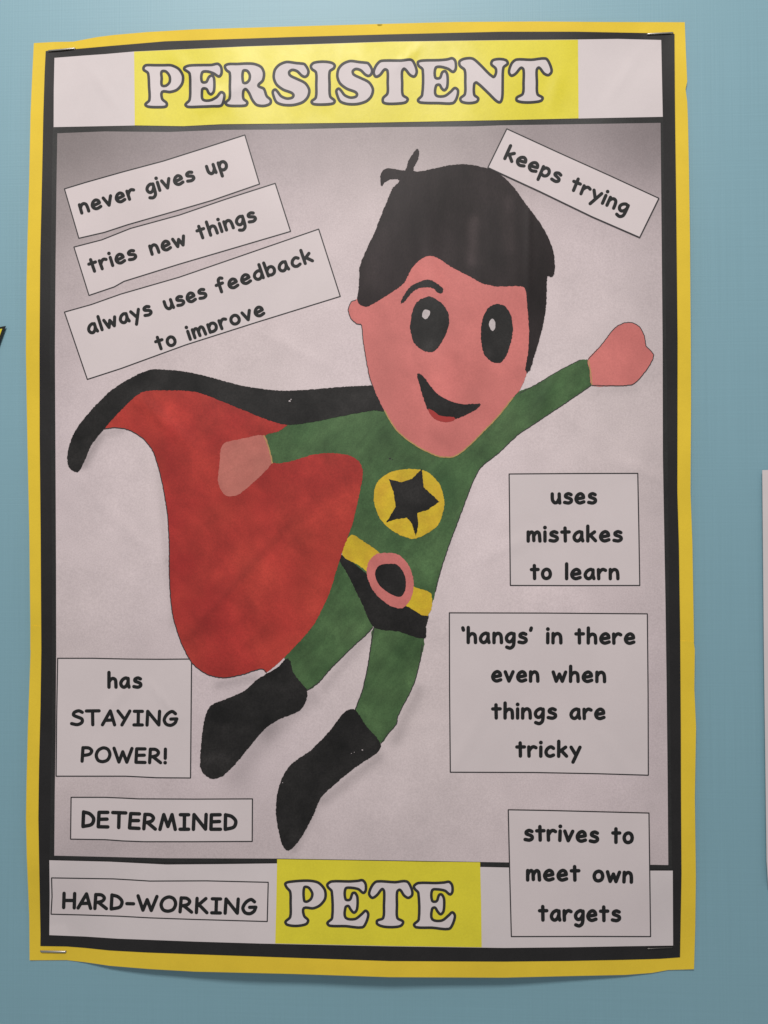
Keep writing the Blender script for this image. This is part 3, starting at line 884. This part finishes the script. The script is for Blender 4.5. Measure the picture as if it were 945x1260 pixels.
shape("hand", [(B1, [(711, 136), (750, 95), (785, 50), (820, 36), (850, 48), (864, 75), (868, 100), (889, 125), (876, 155), (850, 190), (830, 205), (780, 208), (722, 207), (716, 170)])], .86, 'skin',
      extra=[line_layer([(B1, [(711, 136), (750, 95), (785, 50), (820, 36), (850, 48), (864, 75), (868, 100), (889, 125), (876, 155), (850, 190), (830, 205), (780, 208), (722, 207)])], 1.0, .89, 'cutline'),
             line_layer([(B1, [(713, 140), (718, 172), (722, 205)])], 1.2, .89, 'rim')])
chin = [(205, 505), (250, 580), (310, 632), (380, 672), (425, 690), (482, 691), (530, 660), (600, 592), (660, 530), (720, 455)]
shape("face", [(FF, [(90, 60), (72, 70), (60, 100), (70, 135), (95, 158), (113, 162), (118, 210), (130, 290), (148, 380), (168, 430)] + chin + [(750, 420), (776, 355), (786, 200), (782, 60), (740, -30), (560, -90), (390, -135), (280, -60), (180, 20)])], .90, 'skin',
      extra=[line_layer([(FF, chin)], 1.5, .93, 'rim'), line_layer([(FF, [(90, 62), (72, 70), (60, 100), (70, 135), (95, 158), (113, 162), (118, 210), (130, 290), (148, 380), (165, 425)])], 1.0, .93, 'cutline')])
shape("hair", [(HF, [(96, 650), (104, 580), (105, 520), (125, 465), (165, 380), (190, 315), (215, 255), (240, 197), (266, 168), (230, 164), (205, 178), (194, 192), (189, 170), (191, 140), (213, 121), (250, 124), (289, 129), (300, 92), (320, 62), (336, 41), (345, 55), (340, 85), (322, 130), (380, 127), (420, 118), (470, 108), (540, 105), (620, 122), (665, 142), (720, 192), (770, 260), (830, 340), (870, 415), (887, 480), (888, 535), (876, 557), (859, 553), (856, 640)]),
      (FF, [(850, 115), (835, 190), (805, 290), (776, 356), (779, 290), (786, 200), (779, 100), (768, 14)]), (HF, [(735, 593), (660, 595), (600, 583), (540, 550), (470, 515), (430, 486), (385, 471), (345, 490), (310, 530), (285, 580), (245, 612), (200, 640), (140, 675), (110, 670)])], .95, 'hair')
shape("eyebrow", [(FF, [(270, 76), (285, 40), (310, 8), (345, -10), (385, -20), (420, -2), (441, 20), (435, 36), (420, 34), (402, 16), (375, 11), (340, 16), (310, 38), (285, 70)])], .97, 'blackpaint')
for eye, gl in (([(385, 48), (430, 70), (460, 110), (465, 155), (445, 215), (405, 268), (365, 268), (325, 235), (308, 175), (315, 120), (335, 70)], [(370, 100), (388, 108), (385, 125), (370, 139), (357, 128), (360, 108)]),
                ([(655, 78), (690, 88), (715, 130), (720, 190), (705, 260), (675, 312), (640, 312), (605, 280), (592, 215), (597, 145), (620, 95)], [(640, 137), (650, 155), (648, 178), (638, 186), (625, 165), (628, 146)])):
    g_ = dense(spline(Z(FF, gl), n=3), 1.5, wob=.2, seed=5)
    Vg, Fg = fill([g_], 6)
    shape("eye", [(FF, eye)], .97, 'blackpaint', extra=[(Vg, Fg, 1.01, 'glint')])
lp = dense(spline(Z(FF, [(380, 500), (402, 507), (425, 525), (455, 530), (490, 538), (450, 552), (405, 538)]), n=3), 1.5, wob=.2, seed=6)
Vl, Fl = fill([lp], 6)
shape("mouth", [(FF, [(338, 357), (365, 372), (385, 400), (420, 440), (470, 468), (520, 480), (570, 478), (592, 481), (575, 500), (530, 525), (490, 540), (440, 548), (405, 533), (380, 505), (360, 450), (345, 400)])], .97, 'blackpaint', extra=[(Vl, Fl, 1.01, 'lip')])


# the paint lies unevenly: thin and thick patches, highlight bars painted into the hair, an inky fold line across the cape
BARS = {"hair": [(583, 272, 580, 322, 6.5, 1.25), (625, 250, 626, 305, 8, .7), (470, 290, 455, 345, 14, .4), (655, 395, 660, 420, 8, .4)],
        "cape": [(250, 765, 352, 648, 6, -.22), (232, 785, 262, 770, 9, -.20), (350, 650, 425, 590, 8, -.10), (200, 520, 240, 545, 20, .22), (275, 560, 290, 620, 14, -.10), (300, 690, 380, 740, 26, .12), (260, 800, 330, 815, 16, .10)],
        "face": [(535, 465, 550, 500, 22, .10), (470, 420, 480, 470, 16, -.07), (590, 470, 560, 530, 20, -.05), (515, 340, 560, 350, 18, .06)],
        "shirt": [(545, 560, 575, 585, 16, .22), (470, 540, 500, 560, 14, -.15), (620, 520, 690, 480, 10, -.12), (540, 640, 525, 700, 9, .15), (380, 530, 440, 525, 12, .10)],  # leading patch paints the shoulder's sheen as lighter green
        "eye": [(530, 425, 525, 430, 7, .9), (600, 430, 602, 436, 5, .4)],
        "boot": [(370, 985, 358, 1020, 12, .35), (262, 930, 275, 950, 12, .4), (330, 850, 360, 845, 10, .2)],
        "cape_lining": [(150, 500, 200, 470, 10, .4), (410, 490, 455, 490, 10, .45), (300, 480, 340, 490, 8, .2)]}
for o in boy.children:
    kind = o.name.split(".")[0]
    dd = np.array([v.co[:] for v in o.data.vertices]) + ORIGIN - CAM
    zz = dd @ FWD
    q = np.stack([PW / 2 + F_PX * (dd @ RIGHT) / zz, PH / 2 - F_PX * (dd @ UP) / zz], 1)
    k_ = np.ones(len(q))
    lo, hi = q.min(0), q.max(0)
    rnd = random.Random(len(q))
    for _ in range(int(6 + (hi - lo).prod() / 450)):        # single dabs of the brush, each its own length and direction
        cx, cy, an, ln_ = rnd.uniform(lo[0], hi[0]), rnd.uniform(lo[1], hi[1]), rnd.uniform(.4, 1.5) * rnd.choice((1, 1, -1)), rnd.uniform(4, 22)
        dx, dy = math.cos(an) * ln_, math.sin(an) * ln_
        k_ *= 1 + rnd.uniform(-.10, .10) * (.45 if kind in ("face", "hand") else 1) * np.exp(-(seg_dist(q, (cx - dx, cy - dy), (cx + dx, cy + dy)) / rnd.uniform(3.5, 9)) ** 2)
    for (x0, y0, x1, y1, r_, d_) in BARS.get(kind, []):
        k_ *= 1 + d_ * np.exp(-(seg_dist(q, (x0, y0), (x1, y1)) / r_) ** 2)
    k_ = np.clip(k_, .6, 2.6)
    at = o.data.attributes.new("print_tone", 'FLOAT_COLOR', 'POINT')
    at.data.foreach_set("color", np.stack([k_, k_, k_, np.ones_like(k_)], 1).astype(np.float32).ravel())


# ------------------------------------------------------------------ staples
def staple(a, b, lift, label, wire='metal', r=.00045):
    """a bent wire: a flat crown lying on the paper between two legs that enter the board"""
    P = on_paper([a, b], .0009 + lift)
    p, q = P[0], P[1]
    d = q - p
    d = d / np.linalg.norm(d)
    into = np.array([0, 1.0, 0])
    leg = .004
    path = [p + into * leg + d * .0002, p + into * .0007 + d * .0001, p + into * .0002 + d * .0003, p + d * .0010, q - d * .0010, q + into * .0002 - d * .0003, q + into * .0007 - d * .0001, q + into * leg - d * .0002]
    mid = (p + q) / 2
    k = 10
    vs, fs = [], []
    for i, c in enumerate(path):
        t = (path[min(i + 1, len(path) - 1)] - path[max(i - 1, 0)])
        t = t / np.linalg.norm(t)
        n1 = np.array([0, 0, 1.0])
        n1 = n1 - t * (n1 @ t)
        n1 /= np.linalg.norm(n1)
        n2 = np.cross(t, n1)
        for j in range(k):
            an = 2 * math.pi * j / k
            vs.append(c + r * (n1 * math.cos(an) * 1.2 + n2 * math.sin(an) * .8) - mid)
    for i in range(len(path) - 1):
        for j in range(k):
            fs.append((i * k + j, i * k + (j + 1) % k, (i + 1) * k + (j + 1) % k, (i + 1) * k + j))
    fs.append(tuple(range(k)))
    fs.append(tuple(range((len(path) - 1) * k, len(path) * k))[::-1])
    me = bpy.data.meshes.new("staple")
    me.from_pydata([tuple(v) for v in vs], [], fs)
    me.materials.append(M[wire])
    me.polygons.foreach_set("use_smooth", [True] * len(fs))
    o = link("staple", me)
    o.location = mid
    tag(o, label, "staple", "staples pinning the poster corners")


staple((58.5, 62.6), (92.5, 59.4), 0, "staple on the black edge at the poster's upper left corner")
staple((796, 41.8), (828.8, 40.2), 0, "staple on the black edge at the poster's upper right corner")
staple((49.5, 1170.6), (81, 1171.3), 0, "bright staple on yellow paper at the poster's lower left corner", r=.00062)
staple((796, 1167.6), (828, 1165.8), 0, "dull staple on the black border at the poster's lower right corner", 'dull', .00040)

# ------------------------------------------------------------------ neighbours at the edges of the view
V, F = fill([dense([(7, 401), (-34, 408.5), (-62, 470), (-20, 476)], 6)], 8)
Vi, Fi = fill([dense([(2.8, 404.4), (-32, 411), (-57, 467), (-22, 472)], 6)], 8)
tip = mesh("paper_pennant", [(V, F, 1.6, 'ink', 'wall')], None, .3)
tag(tip, "yellow paper tip with a black rim at the left edge", "paper shape")
inner = mesh("yellow_face", [(Vi, Fi, 1.7, 'lemon', 'wall')], tip, 0)
V, F = fill([dense([(938, 578.5), (1200, 566), (1215, 1090), (945.4, 1092), (943.3, 1060), (940, 800)], 8)], 14)
sheet = mesh("paper_sheet", [(V, F, 2.6, 'white', 'wall')], None, .2)
tag(sheet, "edge of a plain white paper sheet at the right side", "paper sheet")
